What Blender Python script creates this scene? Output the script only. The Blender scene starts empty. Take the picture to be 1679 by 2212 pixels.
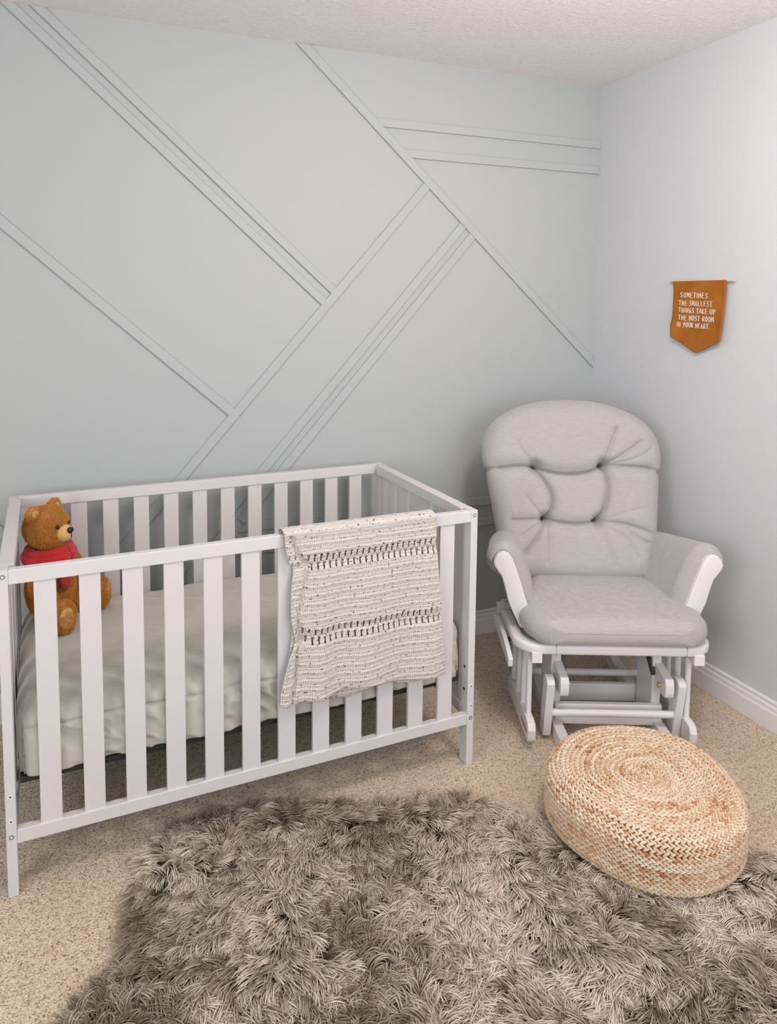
import bpy, bmesh, math, random
import numpy as np
from mathutils import Vector, Matrix

# ------------------------------------------------------------------ scene, camera, light
S = bpy.context.scene
COL = S.collection
rng = np.random.default_rng(7)
random.seed(7)

# room: right wall is x=0, back wall is y=0, floor z=0
HC, XL, YF = 2.44, -4.0, -3.7
CAM = (-2.2332, -2.6931, 1.4828)
YAW, PITCH, ROLL, FPX, U0, V0 = -0.3752, -0.0854, 0.0069, 1558.497, 770.147, 780.298
cam = bpy.data.cameras.new('camera')
camo = bpy.data.objects.new('camera', cam)
COL.objects.link(camo)
fw = Vector((-math.sin(YAW) * math.cos(PITCH), math.cos(YAW) * math.cos(PITCH), math.sin(PITCH)))
rt = Vector((math.cos(YAW), math.sin(YAW), 0))
up = rt.cross(fw)
r2 = rt * math.cos(ROLL) + up * math.sin(ROLL)
u2 = -rt * math.sin(ROLL) + up * math.cos(ROLL)
mw = Matrix(((r2.x, u2.x, -fw.x, CAM[0]), (r2.y, u2.y, -fw.y, CAM[1]), (r2.z, u2.z, -fw.z, CAM[2]), (0, 0, 0, 1)))
camo.matrix_world = mw
cam.sensor_fit = 'VERTICAL'
cam.sensor_height = 36.0
cam.lens = 36.0 * FPX / 2212
cam.shift_x = (839.5 - U0) / 2212
cam.shift_y = (V0 - 1106) / 2212
cam.clip_start = 0.05
S.camera = camo

S.view_settings.view_transform = 'Standard'
S.view_settings.look = 'None'
S.view_settings.gamma = 1
S.view_settings.use_curve_mapping = False
S.view_settings.exposure = 0.12

W = bpy.data.worlds.new('world')
S.world = W
W.use_nodes = True
W.node_tree.nodes['Background'].inputs[0].default_value = (0.80, 0.88, 1.0, 1)
W.node_tree.nodes['Background'].inputs[1].default_value = 0.6


def area(name, loc, target, sx, sy, power, col):
    l = bpy.data.lights.new(name, 'AREA')
    l.shape = 'RECTANGLE'
    l.size, l.size_y, l.energy, l.color = sx, sy, power, col
    o = bpy.data.objects.new(name, l)
    o.location = loc
    o.rotation_euler = (Vector(target) - Vector(loc)).to_track_quat('-Z', 'Y').to_euler()
    COL.objects.link(o)
    return o


# daylight entering through the two windows of the wall behind the camera and the left wall
area('window_light_front', (-1.05, YF + 0.10, 1.5), (-1.05, 0, 1.4), 1.6, 1.3, 21, (0.97, 0.97, 1.0))
area('window_light_left', (XL + 0.10, -2.65, 1.55), (0, -2.0, 1.4), 1.4, 1.2, 34, (0.92, 0.965, 1.0))
# ceiling lamp of the room
lp = bpy.data.lights.new('ceiling_lamp_light', 'POINT')
lp.energy, lp.shadow_soft_size, lp.color = 33, .15, (1.0, .93, .89)
lpo = bpy.data.objects.new('ceiling_lamp_light', lp)
lpo.location = (-1.05, -1.65, 2.20)
COL.objects.link(lpo)


# ------------------------------------------------------------------ material helpers
def mat(name, col=(.8, .8, .8), rough=.5, spec=.5, metal=0, sheen=0):
    m = bpy.data.materials.new(name)
    m.use_nodes = True
    b = m.node_tree.nodes['Principled BSDF']
    b.inputs['Base Color'].default_value = (*col, 1)
    b.inputs['Roughness'].default_value = rough
    b.inputs['Specular IOR Level'].default_value = spec
    b.inputs['Metallic'].default_value = metal
    if sheen:
        b.inputs['Sheen Weight'].default_value = sheen
    return m


class NT:
    def __init__(s, m):
        s.t = m.node_tree
        s.b = s.t.nodes['Principled BSDF']

    def n(s, kind, **kw):
        x = s.t.nodes.new(kind)
        for k, v in kw.items():
            if hasattr(x, k):
                setattr(x, k, v)
            else:
                x.inputs[k.replace('_', ' ')].default_value = v
        return x

    def l(s, a, ai, b, bi):
        s.t.links.new(a.outputs[ai], b.inputs[bi])

    def noise(s, scale, detail=2, rough=.5, co=None, sc=None):
        tc = s.n('ShaderNodeTexCoord')
        src, o = tc, co or 'Object'
        if sc:
            mp = s.n('ShaderNodeMapping')
            mp.inputs['Scale'].default_value = sc
            s.l(tc, o, mp, 'Vector')
            src, o = mp, 'Vector'
        x = s.n('ShaderNodeTexNoise', Scale=scale, Detail=detail, Roughness=rough)
        s.l(src, o, x, 'Vector')
        return x

    def ramp(s, node, out, stops):
        r = s.n('ShaderNodeValToRGB')
        e = r.color_ramp.elements
        while len(e) < len(stops):
            e.new(.5)
        for i, (p, c) in enumerate(stops):
            e[i].position = p
            e[i].color = (*c, 1) if len(c) == 3 else c
        s.l(node, out, r, 'Fac')
        return r

    def bump(s, node, out, strength, dist, prev=None):
        b = s.n('ShaderNodeBump', Strength=strength, Distance=dist)
        s.l(node, out, b, 'Height')
        if prev:
            s.l(prev, 'Normal', b, 'Normal')
        return b

    def m(s, op, a, b=None, c=None):
        x = s.n('ShaderNodeMath', operation=op)
        for i, v in enumerate((a, b, c)):
            if v is None:
                continue
            if isinstance(v, tuple):
                s.l(v[0], v[1], x, i)
            else:
                x.inputs[i].default_value = v
        return (x, 0)


def white_paint(name, col, rough=.38):
    m = mat(name, col, rough, .4)
    t = NT(m)
    a = t.noise(90, 3)
    bp = t.bump(a, 'Fac', .06, .001)
    t.l(bp, 'Normal', t.b, 'Normal')
    return m


M_crib = white_paint('crib_white_paint', (.665, .635, .635))
M_chair = white_paint('glider_white_paint', (.76, .73, .735), .3)
M_trimwhite = white_paint('baseboard_white_paint', (.80, .77, .765), .35)

def wall_paint(name, col):
    m = mat(name, col, .6, .25)
    t = NT(m)
    a = t.noise(260, 3)
    t.l(t.bump(a, 'Fac', .10, .001), 'Normal', t.b, 'Normal')
    return m


M_wall = wall_paint('grey_blue_wall', (.455, .478, .480))
M_wall2 = wall_paint('pale_grey_blue_wall', (.60, .612, .632))  # paler, bluer base colour than the back wall, on the other three walls

M_ceil = mat('textured_ceiling', (.94, .89, .875), .9, .1)
t = NT(M_ceil)
a = t.noise(85, 4, .7)
r = t.ramp(a, 'Fac', [(.45, (0, 0, 0)), (.7, (1, 1, 1))])
t.l(t.bump(r, 'Color', .55, .006), 'Normal', t.b, 'Normal')

# carpet: short twisted pile, beige with tan and brown flecks
M_carpet = mat('beige_carpet_pile', (.5, .42, .34), .95, .1, sheen=.2)
t = NT(M_carpet)
tc = t.n('ShaderNodeTexCoord')
nz = t.noise(60, 2)
mx = t.n('ShaderNodeVectorMath', operation='MULTIPLY_ADD')
t.l(nz, 'Color', mx, 0)
mx.inputs[1].default_value = (.012, .012, .012)
t.l(tc, 'Object', mx, 2)
vo = t.n('ShaderNodeTexVoronoi', Scale=340)
t.l(mx, 0, vo, 'Vector')
fl = t.noise(60, 3, .65)
cs = t.n('ShaderNodeSeparateColor')
t.l(vo, 'Color', cs, 0)
cb = t.m('ADD', t.m('MULTIPLY', (cs, 0), .75), t.m('MULTIPLY', (fl, 'Fac'), .5))
fleck = t.ramp(cb[0], 0, [(.26, (.32, .175, .09)), (.36, (.55, .37, .23)), (.47, (.72, .56, .41)), (.85, (.84, .72, .57))])
big = t.noise(3.0, 2)
bigr = t.ramp(big, 'Fac', [(.3, (.93, .90, .87)), (.7, (1, 1, 1))])
mul = t.n('ShaderNodeMixRGB', blend_type='MULTIPLY', Fac=1.0)
t.l(fleck, 'Color', mul, 1)
t.l(bigr, 'Color', mul, 2)
t.l(mul, 0, t.b, 'Base Color')
b1 = t.bump(vo, 'Distance', .8, -.004)
b2 = t.bump(fl, 'Fac', .6, .008, b1)
t.l(b2, 'Normal', t.b, 'Normal')


def fabric(name, col, sc=(1, 1, 1), streak=.10, bump=.25):
    m = mat(name, col, .9, .15, sheen=.25)
    t = NT(m)
    a = t.noise(40, 4, .6, sc=(1.0, 1.0, 14))
    r = t.ramp(a, 'Fac', [(.3, tuple(c * (1 - streak) for c in col)), (.7, tuple(min(1, c * (1 + streak)) for c in col))])
    t.l(r, 'Color', t.b, 'Base Color')
    w = t.noise(420, 2, .6)
    t.l(t.bump(w, 'Fac', bump, .0012), 'Normal', t.b, 'Normal')
    return m


M_cushion = fabric('grey_linen_cushion', (.43, .405, .40))
M_sheet = fabric('sage_grey_sheet', (.50, .47, .42), streak=.03, bump=.12)
M_black = mat('black_metal', (.03, .033, .035), .45)
M_blackcloth = mat('black_mattress_underside', (.022, .022, .022), .9)
M_chrome = mat('grey_steel', (.45, .44, .42), .3, metal=1)
M_boltwhite = mat('white_plastic_insert', (.8, .78, .76), .3)
M_dark = mat('dark_hole', (.03, .028, .025), .8)
M_brass = mat('brass_nut', (.65, .45, .2), .3, metal=1)
M_rod = mat('pale_wood_dowel', (.72, .56, .42), .6)
M_piping = mat('cushion_piping', (.34, .32, .315), .9)
M_seam = mat('grey_seam_thread', (.33, .31, .30), .9)


# ------------------------------------------------------------------ mesh helpers
class MB:
    def __init__(s):
        s.v, s.f = [], []

    def add(s, vs, fs):
        o = len(s.v)
        s.v.extend([tuple(map(float, p)) for p in vs])
        s.f.extend([tuple(i + o for i in f) for f in fs])
        return s

    def box(s, x0, x1, y0, y1, z0, z1):
        vs = [(x, y, z) for x in (x0, x1) for y in (y0, y1) for z in (z0, z1)]
        return s.add(vs, [(0, 1, 3, 2), (4, 6, 7, 5), (0, 4, 5, 1), (2, 3, 7, 6), (0, 2, 6, 4), (1, 5, 7, 3)])

    def prism(s, outline, axis, a, b):
        """outline of 2D points in the plane normal to axis (the two other axes in order), from a to b"""
        n = len(outline)

        def P(q, w):
            if axis == 0: return (w, q[0], q[1])
            if axis == 1: return (q[0], w, q[1])
            return (q[0], q[1], w)
        vs = [P(q, a) for q in outline] + [P(q, b) for q in outline]
        fs = [tuple(range(n)), tuple(range(2 * n - 1, n - 1, -1))]
        fs += [(i, i + n, (i + 1) % n + n, (i + 1) % n) for i in range(n)]
        return s.add(vs, fs)

    def tube(s, pts, r, n=12, flat=None, caps=True):
        """sweep a circle (or flat=(a,b) ellipse) along pts"""
        pts = [Vector(p) for p in pts]
        rings = []
        prev = None
        for i, p in enumerate(pts):
            d = (pts[min(i + 1, len(pts) - 1)] - pts[max(i - 1, 0)]).normalized()
            if prev is None:
                ref = Vector((0, 0, 1)) if abs(d.z) < .9 else Vector((0, 1, 0))
                e1 = d.cross(ref).normalized()
            else:
                e1 = (prev - d * prev.dot(d)).normalized()
            prev = e1
            e2 = d.cross(e1)
            rr = r[i] if hasattr(r, '__len__') else r
            rings.append([p + e1 * math.cos(2 * math.pi * k / n) * rr * (flat[0] if flat else 1)
                          + e2 * math.sin(2 * math.pi * k / n) * rr * (flat[1] if flat else 1) for k in range(n)])
        vs = [q for rg in rings for q in rg]
        fs = []
        for i in range(len(pts) - 1):
            for k in range(n):
                fs.append((i * n + k, i * n + (k + 1) % n, (i + 1) * n + (k + 1) % n, (i + 1) * n + k))
        if caps:
            fs.append(tuple(range(n))[::-1])
            fs.append(tuple((len(pts) - 1) * n + k for k in range(n)))
        return s.add(vs, fs)

    def ellipsoid(s, c, r, rot=None, nu=16, nv=10):
        c = Vector(c)
        R = rot or Matrix.Identity(3)
        vs, fs = [], []
        for j in range(nv + 1):
            ph = math.pi * j / nv
            for i in range(nu):
                th = 2 * math.pi * i / nu
                vs.append(c + R @ Vector((r[0] * math.sin(ph) * math.cos(th), r[1] * math.sin(ph) * math.sin(th), r[2] * math.cos(ph))))
        for j in range(nv):
            for i in range(nu):
                a_, b_ = j * nu + i, j * nu + (i + 1) % nu
                fs.append((a_, a_ + nu, b_ + nu, b_))
        return s.add(vs, fs)

    def build(s, name, m, parent=None, bevel=0, smooth=False, merge=True, seg=2):
        me = bpy.data.meshes.new(name)
        me.from_pydata(s.v, [], s.f)
        bm = bmesh.new()
        bm.from_mesh(me)
        if merge:
            bmesh.ops.remove_doubles(bm, verts=bm.verts, dist=1e-6)
        if bevel:
            es = [e for e in bm.edges if len(e.link_faces) == 2 and e.calc_face_angle(0) > .6]
            bmesh.ops.bevel(bm, geom=es, offset=bevel, segments=seg, affect='EDGES', profile=.5, clamp_overlap=True)
        bmesh.ops.recalc_face_normals(bm, faces=bm.faces)
        bm.to_mesh(me)
        bm.free()
        if smooth:
            me.shade_smooth()
            if smooth != 'all':
                me.set_sharp_from_angle(angle=smooth if isinstance(smooth, float) else .7)
        me.materials.append(m)
        o = bpy.data.objects.new(name, me)
        COL.objects.link(o)
        if parent:
            o.parent = parent
        return o


def tag(o, label, cat, group=None, kind=None):
    if label: o['label'] = label
    if cat: o['category'] = cat
    if group: o['group'] = group
    if kind: o['kind'] = kind
    return o


def empty(name, loc, rz=0):
    o = bpy.data.objects.new(name, None)
    o.empty_display_size = .05
    o.location = loc
    o.rotation_euler = (0, 0, rz)
    COL.objects.link(o)
    return o


def copy_part(o, parent, loc=(0, 0, 0)):
    c = o.copy()
    c.parent = parent
    c.location = loc
    COL.objects.link(c)
    return c


def vnoise(x, y, seed=0):
    """smooth value noise, numpy arrays in, 0..1 out"""
    xi, yi = np.floor(x).astype(np.int64), np.floor(y).astype(np.int64)
    fx, fy = x - xi, y - yi
    fx, fy = fx * fx * (3 - 2 * fx), fy * fy * (3 - 2 * fy)

    def h(i, j):
        n = (i * 374761393 + j * 668265263 + seed * 974634777) & 0xffffffff
        n = ((n ^ (n >> 13)) * 1274126177) & 0xffffffff
        return ((n ^ (n >> 16)) & 0xffff) / 65535.0
    return (h(xi, yi) * (1 - fx) + h(xi + 1, yi) * fx) * (1 - fy) + (h(xi, yi + 1) * (1 - fx) + h(xi + 1, yi + 1) * fx) * fy


def fbm(x, y, seed=0, o=3):
    r, a, s = 0, 1, 0
    for i in range(o):
        r = r + a * vnoise(x * 2 ** i, y * 2 ** i, seed + i)
        s += a
        a *= .5
    return r / s


def grid_mesh(name, X, Y, Z, m, parent=None, uv=None, keep=None, closed=False, smooth=True):
    """X,Y,Z arrays (rows, cols)"""
    h, w = X.shape
    me = bpy.data.meshes.new(name)
    vs = np.stack([X, Y, Z], -1).reshape(-1, 3)
    idx = np.arange(h * w).reshape(h, w)
    q = np.stack([idx[:-1, :-1], idx[:-1, 1:], idx[1:, 1:], idx[1:, :-1]], -1).reshape(-1, 4)
    if keep is not None:
        q = q[keep.reshape(-1)]
    me.from_pydata(vs.tolist(), [], q.tolist())
    if uv is not None:
        ul = me.uv_layers.new(name='UV')
        li = np.empty(len(me.loops), np.int32)
        me.loops.foreach_get('vertex_index', li)
        U = uv[0].reshape(-1)[li]
        V = uv[1].reshape(-1)[li]
        ul.data.foreach_set('uv', np.stack([U, V], -1).reshape(-1).astype(np.float32))
    if smooth:
        me.shade_smooth()
    me.materials.append(m)
    o = bpy.data.objects.new(name, me)
    COL.objects.link(o)
    if parent:
        o.parent = parent
    return o


# ------------------------------------------------------------------ room shell
def struct(o):
    o['kind'] = 'structure'
    return o


T = .1
struct(MB().box(XL, 0, YF, 0, -T, 0).build('floor', M_carpet))
struct(MB().box(XL, 0, YF, 0, HC, HC + T).build('ceiling', M_ceil))
struct(MB().box(XL - T, T, 0, T, -T, HC + T).build('wall_back', M_wall))
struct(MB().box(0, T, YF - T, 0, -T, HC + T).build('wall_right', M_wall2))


def wall_with_hole(name, ax, w0, w1, a0, a1, h0, h1, b0, b1):
    """wall slab normal to axis ax, from w0 to w1, spanning a0..a1, with an opening h0..h1 x b0..b1"""
    mb = MB()

    def bx(p, q, z0, z1):
        if ax == 0: mb.box(w0, w1, p, q, z0, z1)
        else: mb.box(p, q, w0, w1, z0, z1)
    bx(a0, h0, -T, HC + T)
    bx(h1, a1, -T, HC + T)
    bx(h0, h1, -T, b0)
    bx(h0, h1, b1, HC + T)
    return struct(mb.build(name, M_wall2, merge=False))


wall_with_hole('wall_left', 0, XL - T, XL, YF - T, 0, -3.35, -1.95, .95, 2.15)
wall_with_hole('wall_front', 1, YF - T, YF, XL, 0, -1.85, -.25, .85, 2.15)


def window(name, ax, w, a0, a1, z0, z1):
    mb = MB()
    f = .05

    def bx(p, q, c, d):
        if ax == 0: mb.box(w - .09, w - .02, p, q, c, d)
        else: mb.box(p, q, w - .09, w - .02, c, d)
    bx(a0, a0 + f, z0, z1); bx(a1 - f, a1, z0, z1); bx(a0 + f, a1 - f, z0, z0 + f); bx(a0 + f, a1 - f, z1 - f, z1)
    mid = (a0 + a1) / 2
    bx(mid - .02, mid + .02, z0 + f, z1 - f)
    return struct(mb.build(name, M_trimwhite, merge=False))


window('window_1', 0, XL, -3.35, -1.95, .95, 2.15)
window('window_2', 1, YF, -1.85, -.25, .85, 2.15)

# baseboards: stepped moulded profile (distance from wall, height)
prof = [(0, 0), (.016, 0), (.016, .066), (.0135, .069), (.0125, .074), (.0125, .085), (.009, .089), (.008, .094), (.010, .097), (.010, .103), (.007, .107), (0, .107)]
struct(MB().prism([(-d, z) for d, z in prof], 0, XL, 0).build('baseboard_back', M_trimwhite, bevel=.0012))
struct(MB().prism([(-d, z) for d, z in prof], 1, YF, -.0).build('baseboard_right', M_trimwhite, bevel=.0012))

# ------------------------------------------------------------------ batten accent wall
BT, BW = .0095, .034
A = math.radians(-41.5)
dM = np.array([math.cos(A), math.sin(A)])       # down to the right
dD = np.array([-math.sin(A), math.cos(A)]) * -1   # down to the left
nM = np.array([-math.sin(A), math.cos(A)])      # up-right normal
tr = [0]


def clip(poly, f):
    out = []
    for i in range(len(poly)):
        a_, b_ = poly[i], poly[(i + 1) % len(poly)]
        fa, fb = f(a_), f(b_)
        if fa >= 0: out.append(a_)
        if fa * fb < 0:
            s_ = fa / (fa - fb)
            out.append((a_[0] + (b_[0] - a_[0]) * s_, a_[1] + (b_[1] - a_[1]) * s_))
    return out


def batten(poly, t_=BT):
    for f in (lambda q: -q[0] - .0005, lambda q: HC - q[1], lambda q: q[1] - .107, lambda q: q[0] - XL):
        poly = clip(poly, f)
    tr[0] += 1
    return struct(MB().prism(poly, 1, -t_, .0).build('trim_%d' % tr[0], M_wall, bevel=.0012, seg=1))


def strip(p, q, w=BW, side=1):
    """parallelogram whose one long edge is p-q; side=+1: body lies on the left normal of p->q"""
    p, q = np.array(p), np.array(q)
    d = (q - p) / np.linalg.norm(q - p)
    n = np.array([-d[1], d[0]]) * side * w
    return [tuple(p), tuple(q), tuple(q + n), tuple(p + n)]


# long main diagonal (upper edge through (-1.063, 2.163))
pu = np.array([-1.063, 2.163])
batten(strip(pu - dM * 1.2, pu + dM * 1.7, BW, -1))
# parallel-left diagonal, its left end ends at ... perpendicular ones
pD3 = np.array([-.858, 1.936])
D3 = strip(pD3, pD3 + dD * 3.2, BW, -1)
batten(D3)
pD4 = np.array([-.687, 1.783])
batten(strip(pD4, pD4 + dD * 3.2, BW, -1))
pD5 = np.array([-.640, 1.742])
batten(strip(pD5, pD5 + dD * 1.50, BW, -1))
# battens that run from the ceiling/left into the D3 batten (ends at its left edge)
for q, w in (((-1.319, 1.457), .031), ((-1.278, 1.501), .031), ((-1.688, 1.039), BW), ((-2.474, .687 - .034), BW)):
    q = np.array(q)
    batten(strip(q - dM * 2.6, q + dM * .006, w, 1), BT - .0004)
# horizontals to the right of the main diagonal
for zt, zb in ((2.198, 2.165), (2.086, 2.053)):
    xt = -1.063 + (2.163 - zt) / math.tan(-A) if False else -1.063 - (zt - 2.163) / math.tan(-A)
    xb = -1.063 - (zb - 2.163) / math.tan(-A)
    batten([(xt, zt), (xb, zb), (0, zb), (0, zt)])
for zt, zb in ((.620, .586), (.528, .494)):
    xt, xb = -1.630, -1.630 - .03
    if zt < .6: xt, xb = -1.715, -1.745
    batten([(xt, zt), (xb, zb), (0, zb), (0, zt)])

# ------------------------------------------------------------------ crib
CX, CY, CTH, L, WD, H = -2.4161, -.833, .0335, 1.3446, .7125, .8328
PW, PD = .0243, .0436
crib = tag(empty('crib', (CX, CY, 0), CTH), 'white slatted wooden baby crib standing on the beige carpet against the back wall', 'crib')


def bx(name, a, m, par, bevel=.002):
    return MB().box(*a).build(name, m, par, bevel=bevel)


for px in (0, L - PW):
    for py in (0, WD - PD):
        p_ = bx('post', (px, px + PW, py, py + PD, 0, H), M_crib, crib)
        if py == 0:
            cx = px + PW / 2
            xs = [(.817, 0), (.263, 1), (.199, 1), (.158, 0)]
            for z, hole in xs:
                mb = MB().tube([(cx, .0002, z), (cx, -.0012, z)], .0058, 20)
                b_ = mb.build('bolt', M_chrome if not hole else M_boltwhite, p_, smooth=True)
                if hole:
                    MB().tube([(cx, -.0011, z), (cx, -.0016, z)], .0024, 12).build('bolt_hole', M_dark, p_)
                else:
                    MB().tube([(cx, -.0011, z), (cx, -.0017, z)], .0030, 6).build('bolt_socket', M_boltwhite, p_)
            sx = px + PW if px == 0 else px
            sg = 1 if px == 0 else -1
            for z in (.321, .247):
                MB().tube([(sx, .020, z), (sx + sg * .001, .020, z)], .0055, 16).build('bolt', M_chrome, p_, smooth=True)
                MB().tube([(sx + sg * .0009, .0215, z + .001), (sx + sg * .0016, .0215, z + .001)], .003, 12).build('bolt_hole', M_dark, p_)
RT = .024
for y0 in (0, WD - RT):
    bx('top_rail', (PW, L - PW, y0 + (.001 if y0 == 0 else 0), y0 + RT, H - .037, H - .001), M_crib, crib)
    bx('bottom_rail', (PW, L - PW, y0 + (.001 if y0 == 0 else 0), y0 + RT, .1367, .1718), M_crib, crib)
sl = MB().box(0, .051, -.006, .006, .1710, H - .036).build('slat', M_crib, crib, bevel=.0015)
sl.location = (.079, .012, 0)
for k in range(12):
    if k:
        copy_part(sl, crib, (.079 + k * .10325, .012, 0))
    copy_part(sl, crib, (.084 + k * .1018, WD - .012, 0))
for x0, s_ in ((.001, 0), (L - .037, 1)):
    xi = (.001, .025) if s_ == 0 else (L - .025, L - .001)
    xr = (.001, .036) if s_ == 0 else (L - .036, L - .001)
    bx('end_top_rail', (xr[0], xr[1], PD, WD - PD, H - .036, H - .0005), M_crib, crib)
    bx('end_bottom_rail', (xi[0], xi[1], PD, WD - PD, .153, .190), M_crib, crib)
    for ya, yb in ((.064, .125), (.167, .228), (.271, .401), (.442, .505), (.547, .608), (.634, .655)):
        bx('end_slat', (xi[0] + .006, xi[1] - .006, ya, yb, .189, H - .035), M_crib, crib, .0015)
mb = MB()
for y in (.04, WD - .055):
    mb.box(.034, L - .034, y, y + .022, .266, .282)
for k in range(14):
    x = .034 + k * (L - .068 - .012) / 13
    mb.box(x, x + .012, .062, WD - .055, .264, .272)
mb.build('mattress_support', M_black, crib, bevel=.001)

# mattress (dark underside) and fitted sheet: rounded slab, wrinkled
mtx = tag(empty('crib_mattress', (CX, CY, 0), CTH), 'dark crib mattress edge showing under the grey sheet inside the crib', 'mattress')
MB().box(.045, L - .045, .045, WD - .045, .281, .42).build('mattress_core', M_blackcloth, mtx, bevel=.02, smooth=True, seg=3)


def rounded_slab(x0, x1, y0, y1, z0, z1, r, nx=150, ny=80):
    """top sheet: wraps from bottom edge of sides across the top; returns arrays"""
    def prof1(n, a, b):
        u = np.linspace(0, 1, n)
        return u
    hl = z1 - z0
    # path coordinate across y: side up, arc, top, arc, side down (wrapped polar distance field)
    nxs = nx + 40
    nys = ny + 40
    sx = np.linspace(-1, 1, nxs)
    sy = np.linspace(-1, 1, nys)
    lx, ly = (x1 - x0) / 2, (y1 - y0) / 2
    drop = hl + r * (math.pi / 2 - 1)
    ax_, ay_ = lx - r + r * math.pi / 2 + (hl - r), ly - r + r * math.pi / 2 + (hl - r)
    U, V = np.meshgrid(sx * ax_, sy * ay_)

    def fold(s, l):
        a_ = np.abs(s)
        flat = l - r
        th = np.clip((a_ - flat) / r, 0, math.pi / 2)
        rest = np.maximum(a_ - flat - r * math.pi / 2, 0)
        p = np.minimum(a_, flat) + r * np.sin(th)
        d = r * (1 - np.cos(th)) + rest
        return np.sign(s) * p, d
    Px, dx = fold(U, lx)
    Py, dy = fold(V, ly)
    Z = z1 - np.maximum(dx, dy)
    # corner rounding in plan
    c = .05
    ex, ey = np.abs(Px) - (lx - c), np.abs(Py) - (ly - c)
    m_ = (ex > 0) & (ey > 0)
    rr = np.hypot(ex, ey)
    mxx = np.maximum(ex, ey)
    k = np.where(m_ & (rr > 0), mxx / np.maximum(rr, 1e-9), 1)
    Px = np.where(m_, np.sign(Px) * (lx - c + ex * k), Px)
    Py = np.where(m_, np.sign(Py) * (ly - c + ey * k), Py)
    return (x0 + x1) / 2 + Px, (y0 + y1) / 2 + Py, Z, U, V, dx, dy


X, Y, Z, U, V, dx, dy = rounded_slab(.030, L - .028, .030, WD - .030, .290, .470, .055, 300, 170)
side = np.clip(np.maximum(dx, dy) / .10, 0, 1)
# soft wrinkles on top, tighter diagonal ones on the sides
wr = (fbm(U * 5 + V * 3, V * 6 - U * 1.5, 3, 3) - .5) * .010
ridg = 1 - np.abs(2 * fbm(U * 7 + V * 9, V * 5 - U * 2, 11, 3) - 1)
Z = Z + wr * (1 - side) + (ridg ** 10) * .0055 * (1 - side)
fr = 1 - np.abs(2 * fbm((U + V * .9) * 10, (V - U * .15) * 9, 21, 3) - 1)
amp = side * (.016 * (fr ** 3) - .005 + .006 * np.sin(U * 16 + 3 * V) + .009 * (1 - np.abs(2 * fbm(U * 22 + V * 30, V * 12, 31, 2) - 1)) ** 5)
seamline = np.exp(-((np.maximum(dx, dy) - .062) / .005) ** 2) * .005
sgy = np.sign(V) * (dy >= dx)
sgx = np.sign(U) * (dx > dy)
Y = Y + sgy * np.clip(amp - seamline, -.008, .009)
X = X + sgx * np.clip(amp * .4, -.004, .004)
low = side * (np.maximum(dx, dy) > .15)
Z = Z + low * (.014 * (fbm(U * 6, V * 6, 5) - .5)) 
sheet = grid_mesh('fitted_sheet', X, Y, Z, M_sheet)
sheet.location = (CX, CY, 0)
sheet.rotation_euler = (0, 0, CTH)
tag(sheet, 'wrinkled grey green fitted sheet stretched over the crib mattress', 'sheet')
sm = sheet.modifiers.new('solid', 'SOLIDIFY')
sm.thickness = .002
sm.offset = -1

# ------------------------------------------------------------------ crochet blanket on the front rail
M_knit = mat('cream_tweed_crochet', (.72, .66, .59), .95, .1, sheen=.3)
t = NT(M_knit)
tc = t.n('ShaderNodeTexCoord')
sep = t.n('ShaderNodeSeparateXYZ')
t.l(tc, 'UV', sep, 0)
ROW = .0245
u_, v_ = (sep, 'X'), (sep, 'Y')
nzz = t.noise(35, 2, co='UV')
wob = t.m('MULTIPLY', (nzz, 'Fac'), .004)
vw = t.m('ADD', v_, wob)
rowp = t.m('FRACT', t.m('DIVIDE', vw, ROW))
ridge = t.m('POWER', t.m('SUBTRACT', 1.0, t.m('ABSOLUTE', t.m('MULTIPLY_ADD', rowp, 2.0, -1.0))), 1.0)
line = t.m('POWER', t.m('ABSOLUTE', t.m('COSINE', t.m('MULTIPLY', vw, math.pi / ROW))), 24.0)
sti = t.m('ABSOLUTE', t.m('SINE', t.m('MULTIPLY', u_, math.pi / .0062)))
sub = t.m('ABSOLUTE', t.m('SINE', t.m('MULTIPLY', vw, 3 * math.pi / ROW)))
hgt = t.m('ADD', t.m('MULTIPLY', t.m('MULTIPLY', sti, sub), .55), t.m('MULTIPLY', line, .9))
fine = t.noise(900, 2, co='UV')
h2 = t.m('ADD', hgt, t.m('MULTIPLY', (fine, 'Fac'), .35))
bmp = t.n('ShaderNodeBump', Strength=.95, Distance=.0032)
t.t.links.new(h2[0].outputs[0], bmp.inputs['Height'])
t.l(bmp, 'Normal', t.b, 'Normal')
fleckn = t.noise(95, 2, .6, co='UV', sc=(1, 1.7, 1))
fr_ = t.ramp(fleckn, 'Fac', [(.315, (.03, .03, .04)), (.345, (.36, .25, .19)), (.375, (.70, .645, .59)), (.7, (.76, .71, .66))])
gap = t.ramp(t.m('MULTIPLY', sti, sub)[0], 0, [(.0, (.74, .70, .66)), (.35, (1, 1, 1))])
mul = t.n('ShaderNodeMixRGB', blend_type='MULTIPLY', Fac=1.0)
t.l(fr_, 'Color', mul, 1)
t.l(gap, 'Color', mul, 2)
t.l(mul, 0, t.b, 'Base Color')


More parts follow.
